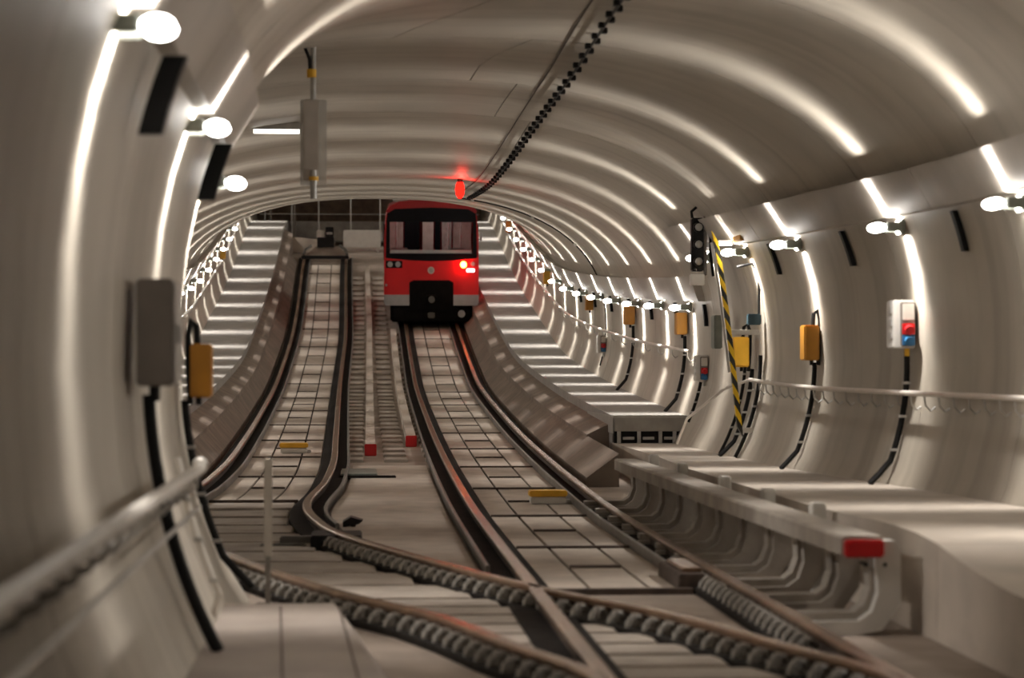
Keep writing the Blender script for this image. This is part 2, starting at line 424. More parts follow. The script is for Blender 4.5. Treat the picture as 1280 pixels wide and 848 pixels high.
lamp_row([.01136+.00105*i for i in range(18)], 1, HF, lambda k: .27, 'above the right ramp', 'uphill from the steel step box',
         'white bulkhead lamp at the top of the right ramp hidden above the ceiling edge', 'lamps above the right ramp')
lamp_row([.0092+.00105*i for i in range(20)], -1, HF, lambda k: .27, 'above the far left ramp', 'uphill from the near wall edge',
         'white bulkhead lamp on the far left wall hidden by near wall or ceiling', 'lamps above the left ramp')

# black bars hanging on the wall between the lamps
def bar(d, side, z, ln, label, group=None, w=.045, off=.03):
    mb = MB(); secs = []
    for t in (0, .33, .66, 1):
        zz = z-ln*t; x = wallx(d, side, zz, off); e = .05
        secs.append([(x-w/2, d-e, zz), (x+w/2, d-e, zz), (x+w/2, d+e, zz), (x-w/2, d+e, zz)])
    o = mb.sweep(secs).obj('wall_bar', 'black_bar'); return tag(o, label, 'bar', group)
for i, k in enumerate([.0066, .00772, .0088]):
    bar(k*F, 1, HN(k*F)+.06, .34, 'short black bar hanging below the near right trough, %s counted towards the red train' % ORD[i], 'black bars below the right trough')
for i, k in enumerate([.0109+.00105*j for j in range(7)]):
    bar((k)*F, 1, HF(k*F)+.06, .30, 'short black bar below the far right trough, %s counted uphill' % ORD[i], 'black bars below the far right trough')
for i, k in enumerate([.00372, .0052]):
    bar(k*F, -1, HL(k*F)+.04, .36, 'black bar hanging below the near left trough, %s counted away from the camera' % ORD[i], 'black bars on the left wall', .11, .13)

# ------------------------------------------------------------------ tracks
def rail_section(w=.092, h=.15):
    return [(-w/2,-.012),(-w/2+.012,0),(w/2-.012,0),(w/2,-.012),(w/2,-.040),(.012,-.055),(.012,-h+.03),(.07,-h+.012),(.07,-h),(-.07,-h),(-.07,-h+.012),(-.012,-h+.03),(-.012,-.055),(-w/2,-.040)]
def sweep_path(mb, xs, d0, d1, poly, step, dz=0.0, mi=0):
    secs = []; ds = arange(d0, d1, step)
    for d in ds:
        sl = (xs(d+.05)-xs(d-.05))/.1; c = 1/math.sqrt(1+sl*sl)
        secs.append([(xs(d)+u*c, d-u*c*sl, rz(d)+w+dz) for u, w in poly])
    mb.sweep(secs, mi)
CLIP = MB()
CLIP.cbox(-.07,.05,-.03,.03,-.15,-.105,.008); CLIP.tube([(.045,0,-.09),(.01,0,-.05),(-.03,0,-.048),(-.06,0,-.08),(-.07,0,-.13)], .021, 6)
CLIP.cyl((-.02,0,-.12),(-.02,0,-.03), .022, 6)
CLIPM = CLIP.mesh('rail_clip', ['clip_steel'], True)
def rail(name, xs, d0, d1, label, guard=None, gd=None, clips=None):
    r = thing(name, label, 'rail')
    mb = MB(); sweep_path(mb, xs, d0, d1, rail_section(), .45); me = mb.obj('rail_profile', ['rail_steel', 'rail_side'], r)
    for p in me.data.polygons:
        zc = p.center.z-rz(p.center.y)
        if zc < -.030: p.material_index = 1
    mb = MB(); sweep_path(mb, xs, d0, d1, [(-.19,-.158),(.19,-.158),(.19,-.118),(.17,-.112),(-.17,-.112),(-.19,-.118)], .8); mb.obj('rail_bed', 'rubber_bed', r)
    if guard:
        mb = MB(); sweep_path(mb, lambda d: xs(d)+guard, gd[0], gd[1], [(-.018,-.15),(.018,-.15),(.018,-.055),(.010,-.045),(-.010,-.045),(-.018,-.055)], .6); mb.obj('guard_strip', 'guard_steel', r)
    if clips:
        a, b, side, ang = clips
        for d in arange(a, b, .23):
            sl = (xs(d+.05)-xs(d-.05))/.1
            for sd in side:
                o = link(CLIPM, 'rail_clip', r); o.location = (xs(d)+sd*.085, d-sd*.085*sl, rz(d)); o.rotation_euler = (0, 0, -math.atan(sl)+(math.pi if sd > 0 else 0))
    return r
rail('running_rail', lambda d: XT(d)-G, 3, D1-.5, 'rusty left rail of the track the red train stands on', -.20, (.0062*F, .0285*F))
rail('running_rail', lambda d: XT(d)+G, 3, D1-.5, 'rusty right rail of the track the red train stands on', -.20, (.0060*F, .0285*F), (.0045*F, .0064*F, (-1,), 0))
rail('running_rail', lambda d: XD(d)+G, .0036*F, .0277*F, 'rusty rail crossing the frog, right rail of the branching left track', .20, (.0078*F, .0277*F), (.0038*F, .0074*F, (-1,), 0))
rail('running_rail', lambda d: XD(d)-G, .0036*F, .0277*F, 'rusty rail nearest the concrete footway, left rail of the branching track', .20, (.0086*F, .0277*F), (.0038*F, .0068*F, (-1,), 0))
# switch machine blocks at the points
def lump(name, boxes, m, label, cat):
    r = thing(name, label, cat)
    for nm, bx, mm in boxes:
        MB().cbox(*bx, .012).obj(nm, mm, r)
    return r
d = .0060*F; x = XT(d)+G
lump('rail_brace', [('brace_body', (x-.30, x-.10, d-.55, d+.65, rz(d)-.16, rz(d)-.02), 'rail_side'), ('brace_plate', (x-.26, x-.10, d-.40, d+.5, rz(d)-.02, rz(d)+.012), 'rail_steel')], None,
     'rusty brown steel brace block against the right rail of the main track', 'rail brace')
d = .0074*F; x = XD(d)+G
lump('switch_machine', [('switch_body', (x-.16, x+.30, d-.65, d+.05, rz(d)-.16, rz(d)-.03), 'black_plastic'), ('switch_arm', (x-.45, x-.10, d-.15, d-.03, rz(d)-.16, rz(d)-.07), 'guard_steel'),
     ('switch_rod', (x-.62, x-.20, d-.5, d-.45, rz(d)-.15, rz(d)-.11), 'guard_steel')], None, 'black switch machine beside the bend of the branching rail', 'switch machine')

# ------------------------------------------------------------------ slabs between the rails
def track_slabs(xs, d0, d1, label):
    root = thing('track_slab', None, None); struct(root, label, 'floor')
    mb = MB(); sweep_path(mb, xs, d0, d1, [(-.5,-.175),(.5,-.175),(.5,-.156),(-.5,-.156)], 1.0); mb.obj('joint_bed', 'rubber_bed', root)
    cols = [(-.51, -.235, 4.0), (-.205, .205, 2.0), (.235, .51, 4.0)]
    for u0, u1, ln in cols:
        ends = [d0+i*ln for i in range(int((d1-d0)/ln)+1)]
        for a in ends:
            b = min(a+ln, d1)
            if b-a < .3: continue
            mb = MB(); secs = []
            for d in arange(a+.03, b-.03, 1.0):
                sl = (xs(d+.05)-xs(d-.05))/.1; z = rz(d)-.135
                secs.append([(xs(d)+u0, d-u0*sl, z-.06), (xs(d)+u1, d-u1*sl, z-.06), (xs(d)+u1, d-u1*sl, z), (xs(d)+u0, d-u0*sl, z)])
            mb.sweep(secs); mb.obj('slab', 'slab', root)
    n = 0; d = d0
    while d < d1-.5:
        w = .51 if n % 2 == 0 else .205
        MB().box(xs(d)-w, xs(d)+w, d-.05, d+.05, rz(d)-.17, rz(d)-.120+(.0 if d > 40 else .004)).obj('joint_strip', 'rail_side', root)
        n += 1; d += 2.0
    return root
track_slabs(XT, .0058*F, D1-.6, 'pale concrete slabs in three rows between the rails under the red train')
track_slabs(XD, .0092*F, .0272*F, 'pale concrete slabs in three rows between the rails of the empty left track')
# sleepers at the points
root = thing('sleeper_bed', None, None); struct(root, 'flat concrete sleepers lying across the points in the foreground', 'floor')
for d in arange(.0024*F, .0057*F, .55):
    x0 = min(XD(d)-G+.22, XT(d)-.35); x1 = XT(d)+G-.35
    MB().cbox(x0, XD(d)+G-.2 if XD(d)+G < x1 else x1, d-.225, d+.225, rz(d)-.19, rz(d)-.125, .01).obj('sleeper', 'sleeper', root)
for d in arange(.0058*F, .0090*F, 1.15):
    x0 = XD(d)-G+.2; x1 = XD(d)+G-.2
    MB().cbox(x0, x1, d-.50, d+.50, rz(d)-.19, rz(d)-.13, .01).obj('sleeper', 'sleeper', root)
# flat plate of concrete in the fork
mb = MB(); secs = []
for d in arange(.0062*F, .0112*F, .6):
    l = XD(d)+G+.26; r = XT(d)-G-.26
    if r-l < .05: continue
    secs.append([(l, d, rz(d)-.20), (r, d, rz(d)-.20), (r, d, rz(d)-.12), (l, d, rz(d)-.12)])
mb.sweep(secs); struct(mb.obj('fork_slab', 'slab'), 'smooth wedge of pale concrete in the fork between the two tracks', 'floor')
# strip between the tracks: two kerbs, short ties at both sides
for nm, x0, x1, d0, d1, lab in (('kerb', .14, .29, .0121, .0268, 'long pale concrete kerb between the tracks, the one nearer the empty track'),
                             ('kerb', .80, .95, .0128, .0222, 'long pale concrete kerb between the tracks, the one nearer the red train')):
    r = thing('kerb', lab, 'kerb')
    ends = arange(d0*F, d1*F, 5.0)
    for i in range(len(ends)-1):
        mb = MB(); secs = []
        for d in arange(ends[i]+.008, ends[i+1]-.008, 1.0):
            z = rz(d)-.16; o = .16*max(0, min(1, (d-.0121*F)/32))
            secs.append([(x0+o, d, z-.05), (x1+o, d, z-.05), (x1+o, d, z+.16), (x0+o, d, z+.16)])
        mb.sweep(secs); mb.obj('kerb_block', 'slab', r)
    d = d0*F
    MB().cbox(x0-.01, x1+.02, d-.05, d-.002, rz(d)-.16, rz(d)+.02, .01).obj('red_end', 'red_paint', r)
root = thing('tie_row', None, None); struct(root, 'short concrete ties laid in rows between the two tracks', 'floor')
TIE = MB().cbox(-.17,.17,-.28,.28,-.06,.035,.012).mesh('tie', ['sleeper'])
for i, d in enumerate(arange(.0117*F, .0262*F, 1.1)):
    for x in (-.06, .58, 1.18):
        if x > 1 and d > .0225*F: continue
        o = link(TIE, 'tie', root, (x+.12*max(0, min(1, (d-.0121*F)/32)), d, rz(d)-.15)); o.rotation_euler = (math.atan((rz(d+.1)-rz(d-.1))/.2), 0, 0)
# yellow and white track transponders
def beacon_box(x, d, label):
    r = thing('track_transponder', label, 'transponder', (x, d, rz(d)-.135))
    MB().cbox(-.20,.20,-.12,.12,0,.085,.012).obj('base', 'white_paint', r); MB().cbox(-.215,.215,-.14,.14,.085,.155,.012).obj('cover', 'yellow', r)
    MB().cbox(.19,.26,-.05,.05,.0,.05,.01).obj('connector', 'galv', r)
beacon_box(2.17, .00905*F, 'yellow topped box lying between the rails in front of the red train')
beacon_box(-.94, .0122*F, 'yellow topped box lying between the rails of the empty left track')
# dark plate and small pad in the fork
d = .00800*F
r = thing('marker_plate', 'small dark arrow-shaped plate lying on the concrete fork', 'plate', (-.03, d, rz(d)-.12))
MB().prism([(-.10,.05),(-.02,.10),(.10,.065),(.06,.03),(-.10,.0)], 'y', -.15, .15).obj('plate', 'black_plastic', r); MB().cbox(-.02,.03,-.1,.1,0,.03,.005).obj('foot', 'rail_side', r)
d = .0107*F
r = thing('cover_plate', 'greenish grey cover plate lying between the tracks below the red kerb end', 'cover plate', (.02, d, rz(d)-.16))
MB().cbox(-.22,.26,-.8,.8,0,.07,.01).obj('plate', 'fixture_grey', r); MB().cbox(-.24,.5,-.9,-.82,0,.05,.01).obj('front_edge', 'rubber_bed', r)
# ------------------------------------------------------------------ precast guard beam on curved ribs
r = thing('guard_beam', 'pale concrete beam on a row of curved ribs beside the right rail, red block at its end', 'guard beam')
gx = lambda d: 3.16-.16*max(0, min(1, (d-.0049*F)/11))
gt = lambda d: EYE-1.07+.02*max(0, (d-20)/6)
mb = MB(); secs = []
for d in arange(.00492*F, .0088*F, .6):
    x, z = gx(d), gt(d)
    secs.append([(x-.15, d, z-.12), (x-.15, d, z-.015), (x-.13, d, z), (x+.10, d, z), (x+.12, d, z-.015), (x+.12, d, z-.12)])
mb.sweep(secs); mb.obj('beam', 'rib_concrete', r)
RIB = [(.16,-.02),(.20,-.06),(.20,-.36),(.08,-.50),(-.10,-.53),(-.52,-.53),(-.52,-.46),(-.06,-.45),(.02,-.40),(.06,-.30),(.05,-.10),(.03,-.02)]
RIBI = [(.10,-.06),(.13,-.08),(.13,-.32),(.04,-.42),(-.08,-.455),(-.5,-.455),(-.5,-.415),(-.07,-.41),(-.01,-.37),(.03,-.28),(.02,-.08)]
for i, d in enumerate(arange(.00490*F, .0087*F, 1.15)):
    x, z = gx(d), gt(d); zf = floorz(d)
    k = (z-zf)/.53
    th = .10 if i else .16
    rb = MB(); rb.prism([(x+u, z+w*k) for u, w in RIB], 'y', d-.05, d-.05+th); rr = rb.obj('rib', 'white_paint' if i == 0 else 'rib_concrete', r)
    if i == 0: rr['label'] = 'whitish end rib'
    rb = MB(); rb.prism([(x+u, z+w*k) for u, w in RIBI], 'y', d+.05, d+.24); rb.obj('rib_web', 'rib_concrete', r)
d = .0049*F; x, z = gx(d), gt(d)
MB().cbox(x-.155, x+.09, d-.085, d-.02, z-.125, z-.015, .012).obj('end_block', 'red_paint', r)
for u in (-.02, .10):
    MB().cyl((x+u, d-.06, z-.17), (x+u, d+.1, z-.17), .012, 8).obj('bolt', 'black_plastic', r)
for i, (k, lab) in enumerate(((.0058, 'nearest'), (.00645, 'second'), (.00715, 'third'), (.0080, 'fourth'), (.0087, 'fifth'))):
    d = k*F; x = gx(d)+.20
    o = MB().cbox(x, x+.10, d-.09, d+.09, floorz(d), gt(d)+.055, .012).obj('stub_post', 'white_paint')
    tag(o, 'small pale stub post behind the guard beam, %s from the red end block' % lab, 'post', 'stub posts behind the guard beam')

# ------------------------------------------------------------------ steel landing at the start of the right ramp
d = .0112*F; zt = rz(d)+ramp_top(d); zb = EYE-1.11
r = thing('steel_landing', 'grey steel step box with slots where the right ramp begins', 'landing')
mb = MB(); mb.cbox(3.58, 4.62, d-.30, d-.03, zt-.02, zt+.012, .006); mb.obj('tread', 'galv', r)
mb = MB(); mb.cbox(3.60, 4.60, d-.28, d-.24, zt-.21, zt-.02, .004); mb.obj('fascia', 'grey_metal', r)
for u in (3.64, 3.92, 4.22, 4.42, 4.55): MB().cbox(u, u+.05, d-.27, d-.22, zb-.12 if u < 3.7 else zb, zt-.2, .004).obj('leg', 'galv', r)
for u in (3.72, 4.0, 4.3): MB().cbox(u, u+.16, d-.26, d-.23, zb+.05, zb+.09, .004).obj('brace', 'galv', r)
MB().cbox(3.60, 4.60, d-.20, d-.17, zb, zt-.2, .004).obj('back_plate', 'black_plastic', r)
MB().cbox(3.585, 3.60, d-.2, d+3.5, zt-.24, zt, .003).obj('stringer', 'grey_metal', r)

# ------------------------------------------------------------------ handrails
def handrail(d0, d1, side, zf, off, label, step=1.0, hook=.55, r_=.024, mat_='pipe_white', extra0=None):
    r = thing('handrail', label, 'handrail')
    pts = [(wallx(d, side, zf(d), off), d, zf(d)) for d in arange(d0, d1, step)]
    if extra0: pts = extra0+pts
    MB().tube(pts, r_, 8).obj('rail_tube', mat_, r, True)
    for d in arange(d0+.2, d1-.2, hook):
        z = zf(d); x = wallx(d, side, z, off); xw = wallx(d, side, z-.12, 0)
        MB().tube([(x, d, z-.02), (x+side*.01, d, z-.10), (x+side*off*.5, d+.04, z-.15), (xw-side*.005, d+.04, z-.12)], .009, 5).obj('bracket', 'galv', r)
    return r
hz = lambda d: rz(d)+1.25-.02*(d-20)/15
zE = EYE-.24
handrail(D0+1, .0094*F, 1, hz, .13, 'thin pale handrail along the near right wall', 1.0, .42,
         extra0=None)
d = .0094*F
tag(MB().tube([(wallx(d, 1, hz(d), .13), d, hz(d)), (wallx(d+.8, 1, hz(d), .3), d+.9, hz(d)-.12), (wallx(d+2.5, 1, 1, .45), d+2.6, hz(d)-.52), (wallx(d+3, 1, 1, .5), d+3.2, hz(d)-.86)], .018, 8).obj('handrail_end', 'pipe_white', None, True),
    'bent lower end of the near right handrail by the steel step box', 'handrail')
handrail(.0113*F, .0283*F, 1, lambda d: rz(d)+ramp_top(d)+.90, .12, 'thin handrail along the right wall above the ramp', 1.5, 1.8)
handrail(.0092*F, .0283*F, -1, lambda d: rz(d)+ramp_top(d)+.90, .12, 'thin handrail along the left wall above the left ramp', 1.5, 1.8)
lr = handrail(D0+1, .0046*F, -1, lambda d: EYE-.60, .24, 'thick pale handrail along the near left wall', 1.2, .45, .035)
d = .0046*F; x = wallx(d, -1, EYE-.6, .24)
MB().ell((x, d, EYE-.58), (.045,.045,.05), 10, 6).obj('end_knob', 'pipe_white', lr, True)
MB().tube([(wallx(q, -1, EYE-.85, .2), q, EYE-.80) for q in arange(D0+1, .0045*F, 1.2)], .012, 6).obj('lower_wire', 'galv', lr)

# ------------------------------------------------------------------ wall boxes and cables
def wall_cable(d, side, z0, z1, label, rad=.022, off=.035, clips=True, parent=None, name='wall_cable', m='black_cable', foot=0.0):
    pts = [(wallx(d, side, z0+(z1-z0)*t/12, off)-side*foot*max(0, (t-10)/2), d-foot*.5*max(0, (t-10)/2), z0+(z1-z0)*t/12) for t in range(13)]
    if parent is None: r = thing(name, label, 'cable')
    else: r = parent
    MB().tube(pts, rad, 8).obj('cable', m, r, True)
    if clips:
        for t in (3, 6, 9):
            p = pts[t]; MB().cbox(p[0]-rad-.006, p[0]+rad+.006, p[1]-rad-.008, p[1]+rad+.008, p[2]-.012, p[2]+.012, .003).obj('clip', 'galv', r)
    return r
def wall_box(name, d, side, z, w, ln, h, m, label, cat, off=0.0, group=None, chamfer=.012):
    xo = wallx(d, side, z, off)
    r = thing(name, label, cat, (xo-side*w/2, d, z-h/2), group)
    MB().cbox(-w/2, w/2, -ln/2, ln/2, 0, h, chamfer).obj('case', m, r)
    return r
# red and blue socket boxes
def socket_box(d, z, label, s=1.0):
    w, h = .20*s, .44*s
    r = wall_box('socket_box', d, 1, z, w, .30, h, 'white_paint', label, 'socket box', .02)
    y = -.15
    MB().cbox(-w/2+.06*s, w/2-.005, y-.03, y, .02, h-.02, .008).obj('front_panel', 'cabinet_grey', r); fp = COL.objects[-1]
    MB().cbox(-w/2+.075*s, w/2-.015, y-.045, y-.03, h*.58, h-.035, .006).obj('breaker_flap', 'pipe_white', fp)
    for zz, mm in ((.40, 'red_paint'), (.17, 'blue_plastic')):
        p = MB(); p.cbox(-.03*s, w/2-.012, y-.05, y-.03, h*zz-.05*s, h*zz+.05*s, .006); p.tube([(.03*s, y-.05, h*zz), (.03*s, y-.10, h*zz-.015)], .042*s, 12)
        p.obj('socket', mm, fp)
    for k in range(3): MB().cbox(-w/2-.006, -w/2+.03, -.10, .06, h*(.2+.26*k), h*(.34+.26*k), .004).obj('side_knockout', 'galv', r)
    MB().tube([(.03,-.12,.0),(.03,-.12,-.07)], .024, 8).obj('gland', 'yellow' if s == 1 else 'galv', r)
    return r
dA = .00722*F; socket_box(dA, EYE+.36, 'white socket box with red and blue sockets on the near right wall')
wall_cable(dA, 1, EYE+.13, EYE-1.09, 'black cable hanging from the white socket box on the near right wall', .028, .07, True, None, foot=.12)
dB = .0109*F; socket_box(dB, EYE-.06, 'smaller socket box with red socket by the start of the right ramp', .8)
wall_cable(dB, 1, EYE-.25, EYE-.80, 'short black cable hanging below the smaller socket box at the ramp start', .022, .07)
dC = .0155*F; socket_box(dC, rz(dC)+ramp_top(dC)+.62, 'farthest socket box on the right wall halfway up the ramp', .8)
# yellow boxes
def yellow_box(d, side, z, label, m='yellow', w=.16, h=.37, cable=True, zc=None, off=.03, loop=True, clabel=None):
    r = wall_box('junction_box', d, side, z, w, .26, h, m, label, 'junction box', off)
    MB().cbox(-w/2+.012, w/2-.012, -.142, -.128, .015, h-.015, .004).obj('lid', m, r)
    MB().cyl((-side*-.02, 0, -.05), (-side*-.02, 0, .0), .02, 8).obj('gland', 'black_plastic', r)
    if loop:
        c = side*(w/2+.0)
        MB().tube([(c*.4, -.02, h), (c*.5, -.02, h+.12), (c*.95, -.03, h+.16), (c*1.25, -.04, h+.06), (c*1.2, -.05, h*.5), (c*1.0, -.05, -.05)], .022, 8).obj('cable_loop', 'black_cable', r, True)
    if cable: wall_cable(d, side, z-h/2-.02, zc if zc is not None else z-1.4, clabel or ('black cable below the ' + label), .026, .06, foot=.1)
    return r
d = .00832*F; yellow_box(d, 1, EYE+.22, 'yellow junction box right of the striped pole, nearer the camera', 'orange_box', zc=EYE-1.10, clabel='black cable below the yellow junction box nearest the white socket box')
d = .0095*F; yellow_box(d, 1, EYE+.14, 'bright yellow junction box just behind the striped pole', 'yellow', w=.19, h=.36, zc=EYE-1.10, off=.12, clabel='black cable right below the bright yellow junction box')
wall_cable(d-.5, 1, EYE+.10, EYE-1.10, 'thick black cable looping down beside the bright yellow junction box', .024, .05)
wall_cable(d+.6, 1, EYE+.20, EYE-1.10, 'black cable behind the striped pole reaching the walkway', .020, .05)
d = .0116*F; yellow_box(d, 1, rz(d)+ramp_top(d)+1.28, 'yellow junction box on the wall just past the start of the right ramp', 'orange_box', h=.32, zc=rz(d)+ramp_top(d), loop=False, clabel='black cable below the first yellow junction box on the ramp wall')
d = .01385*F; yellow_box(d, 1, rz(d)+ramp_top(d)+1.30, 'yellow junction box lower on the right ramp wall, third lamp up', 'orange_box', w=.18, h=.32, zc=rz(d)+ramp_top(d), loop=False, clabel='black cable below the second yellow junction box on the ramp wall')
d = .0163*F; yellow_box(d, 1, rz(d)+ramp_top(d)+1.36, 'yellow junction box halfway along the right ramp wall', 'orange_box', h=.32, cable=False, loop=False)
d = .0196*F; yellow_box(d, 1, rz(d)+ramp_top(d)+1.38, 'yellow junction box high on the right ramp wall level with the train lights', 'yellow', h=.32, cable=False, loop=False, off=.12)
d = .0245*F; yellow_box(d, 1, rz(d)+ramp_top(d)+1.42, 'farthest yellow junction box at the top of the right ramp', 'yellow', h=.34, cable=False, loop=False, off=.14)
d = .0225*F; yellow_box(d, -1, rz(d)+ramp_top(d)+1.22, 'small yellow junction box on the far left ramp wall', 'yellow', h=.32, cable=False, loop=False, off=.12)
# left foreground: cabinet, yellow box darkened as unlit, black cables
d = .0042*F
r = wall_box('wall_cabinet', d, -1, EYE+.16, .185, .55, .55, 'cabinet_grey', 'dark grey metal cabinet on the blurred near left wall', 'cabinet', .06)
MB().cbox(.09,.105,-.25,.25,.02,.53,.006).obj('door', 'grey_metal', r); MB().cbox(.104,.125,-.19,-.16,.22,.32,.006).obj('handle', 'galv', COL.objects[-1])
MB().cyl((-.02,0,-.08), (-.02,0,.0), .03, 10).obj('gland', 'black_plastic', r)
wall_cable(d, -1, EYE-.16, EYE-1.5, 'thick black cable dropping from the grey cabinet to the footway', .034, .10, False)
d = .0054*F; yellow_box(d, -1, EYE-.045, 'dark orange junction box on the edge of the near left wall', 'orange_box', w=.14, h=.36, off=.11, zc=EYE-1.5, clabel='black cable below the dark orange junction box on the near left wall')
d = .0047*F
wall_cable(d, -1, EYE-.55, EYE-1.5, 'pale conduit running down the edge of the near left wall', .018, .10, True, None, 'wall_conduit', 'pipe_white', foot=-.12)
mb = MB(); d = .0036*F
r = thing('cone_block', 'pale rounded concrete lump at the foot of the near left wall', 'block', (wallx(d,-1,EYE-1.5,.10), d, EYE-1.5))
MB().ell((0,0,0), (.10,.14,.06), 12, 6, z0=0, z1=1).obj('cap', 'walk_concrete', r, True)
# pale post in front of the points
d = .0056*F
r = thing('marker_post', 'thin pale upright post standing before the points on the left', 'post', (-.61, d, floorz(d)))
MB().cbox(-.018,.018,-.018,.018,0,.36,.004).obj('lower_tube', 'grey_metal', r); MB().cbox(-.028,.028,-.028,.028,.34,1.02,.006).obj('upper_tube', 'pipe_white', r)
MB().cbox(-.08,.08,-.08,.08,0,.012,.003).obj('foot_plate', 'rail_side', r)

# ------------------------------------------------------------------ signal and striped pole on the right wall
d = .0098*F; x = 4.20
sg = r = thing('signal', 'dark three-lens railway signal hanging on the right wall beside the striped pole', 'signal', (x, d, EYE+1.14))
MB().cbox(-.075,.075,-.06,.08,0,.66,.015).obj('head', 'black_plastic', r); hd = COL.objects[-1]
for k in range(3):
    z = .12+.21*k
    MB().tube([(0,-.06,z),(0,-.16,z-.005)], .062, 14).obj('hood', 'black_bar', hd, True)
    MB().ell((0,-.15,z), (.052,.03,.052), 12, 6, axis='y').obj('lens', 'galv', hd, True)
MB().cbox(.085,.12,-.03,.06,-.05,.74,.006).obj('mounting_post', 'cabinet_grey', r)
MB().tube([(-.06,0,.66),(-.07,0,.74),(0,0,.80),(.10,0,.78),(.16,0,.66),(.17,0,.2),(.20,0,-.06)], .018, 8).obj('cable_loop', 'black_cable', r, True)
MB().cbox(-.085,.085,-.06,.09,-.17,-.03,.01).obj('lower_box', 'pipe_white', r)
MB().cbox(.12,wallx(d,1,EYE+1.4,0)-x+.05,0,.05,.30,.36,.006).obj('arm', 'galv', r)
# striped pole following the wall
d = .0093*F
r = thing('striped_pole', 'yellow and black striped pole leaning along the right wall', 'pole')
z0, z1 = EYE-.80, EYE+1.50
pole = lambda z: Vector((4.19+.30*max(0,(EYE+1.5-z)/2.3)**.8, d, z))
n = 18
for k in range(n):
    a, b = pole(z0+(z1-z0)*k/n), pole(z0+(z1-z0)*(k+1)/n)
    t = .035; sk = .06
    mb = MB(); mb.sweep([[(a.x-t,d-t,a.z+sk), (a.x+t,d-t,a.z-sk), (a.x+t,d+t,a.z-sk), (a.x-t,d+t,a.z+sk)], [(b.x-t,d-t,b.z+sk), (b.x+t,d-t,b.z-sk), (b.x+t,d+t,b.z-sk), (b.x-t,d+t,b.z+sk)]])
    mb.obj('stripe', 'stripe_yellow' if k % 2 else 'stripe_black', r)
mb = MB(); mb.sweep([[(pole(z).x-.065, d-.02, z), (pole(z).x-.04, d-.02, z), (pole(z).x-.04, d+.03, z), (pole(z).x-.065, d+.03, z)] for z in (EYE-.1, EYE+.4, EYE+.9, EYE+1.42)])
mb.obj('backing_strip', 'white_paint', r)
for z, ln in ((EYE+.37, .34), (EYE-.78, .16), (EYE+1.42, .17)):
    p = pole(z); MB().cbox(p.x+.02, p.x+.02+ln, d-.03, d+.03, z-.03, z+.03, .006).obj('stand_off', 'white_paint', r)
r = wall_box('grey_cover', .0100*F, 1, EYE+.40, .10, .3, .42, 'fixture_grey', 'flat grey cover box left of the striped pole', 'cover box', .22)
MB().cbox(-.04,.04,-.17,-.15,.03,.39,.004).obj('lid', 'fixture_grey', r)
r = wall_box('small_blue_box', .0093*F, 1, EYE+.52, .16, .12, .13, 'dark_teal', 'small dark blue box above the bright yellow junction box', 'box', .05)
MB().tube([(.06,0,.13),(.06,0,.60),(-.02,0,.72),(-.20,0,.68)], .016, 8).obj('cable', 'black_cable', r, True)
d = .0092*F; z = HN(d)+.12
o = MB().cbox(wallx(d,1,z,.15), wallx(d,1,z,.06), d-.3, d+.25, z, z+.2, .012).obj('trough_patch', 'orange_box'); tag(o, 'orange patch box on the right trough above the striped pole', 'box')

# ------------------------------------------------------------------ things under the vault
# cable with staggered clips under the crown, above the track
r = thing('ceiling_cable', 'black cable with staggered clips hanging under the crown above the train track', 'cable')
cx = lambda d: 2.12-.03*max(0,(d-30)/20)
cz = lambda d: vault_z(d, cx(d))-.07
MB().tube([(cx(d), d, cz(d)) for d in arange(14, .0150*F, .8)], .014, 7).obj('cable', 'black_cable', r, True)
MB().tube([(cx(d)-.20, d, vault_z(d, cx(d)-.2)-.012) for d in arange(14, .0142*F, .8)], .008, 6).obj('thin_wire', 'rail_side', r, True)  # thin dark tube alongside the cable, tight under the vault
for i, d in enumerate(arange(15, .0148*F, .30)):
    s_ = .028 if i % 2 else -.028
    MB().cbox(cx(d)+s_-.026, cx(d)+s_+.026, d-.04, d+.04, cz(d)-.024, cz(d)+.026, .005).obj('clip', 'black_plastic', r)
for i, d in enumerate(arange(15.2, .0150*F, 2.4)):
    MB().cbox(cx(d)-.008, cx(d)+.008, d-.01, d+.01, cz(d)+.01, cz(d)+.09, .002).obj('hanger', 'galv', r)
# cable following one ring of the vault down to the ramp
d = .0155*F; P = [p for p in profile(d, -.03, 24, 8)]
pts = [(x, d, z) for x, z in P if z > rz(d)+ramp_top(d) and x > 1.9]
o = thing('arch_cable', 'black cable arching over the vault and down the far right wall', 'cable')
MB().tube(pts, .015, 7).obj('cable', 'black_cable', o, True)
for k in range(2, len(pts), 5): MB().cbox(pts[k][0]-.03, pts[k][0]+.03, d-.03, d+.03, pts[k][2]-.03, pts[k][2]+.03, .004).obj('clip', 'galv', o)
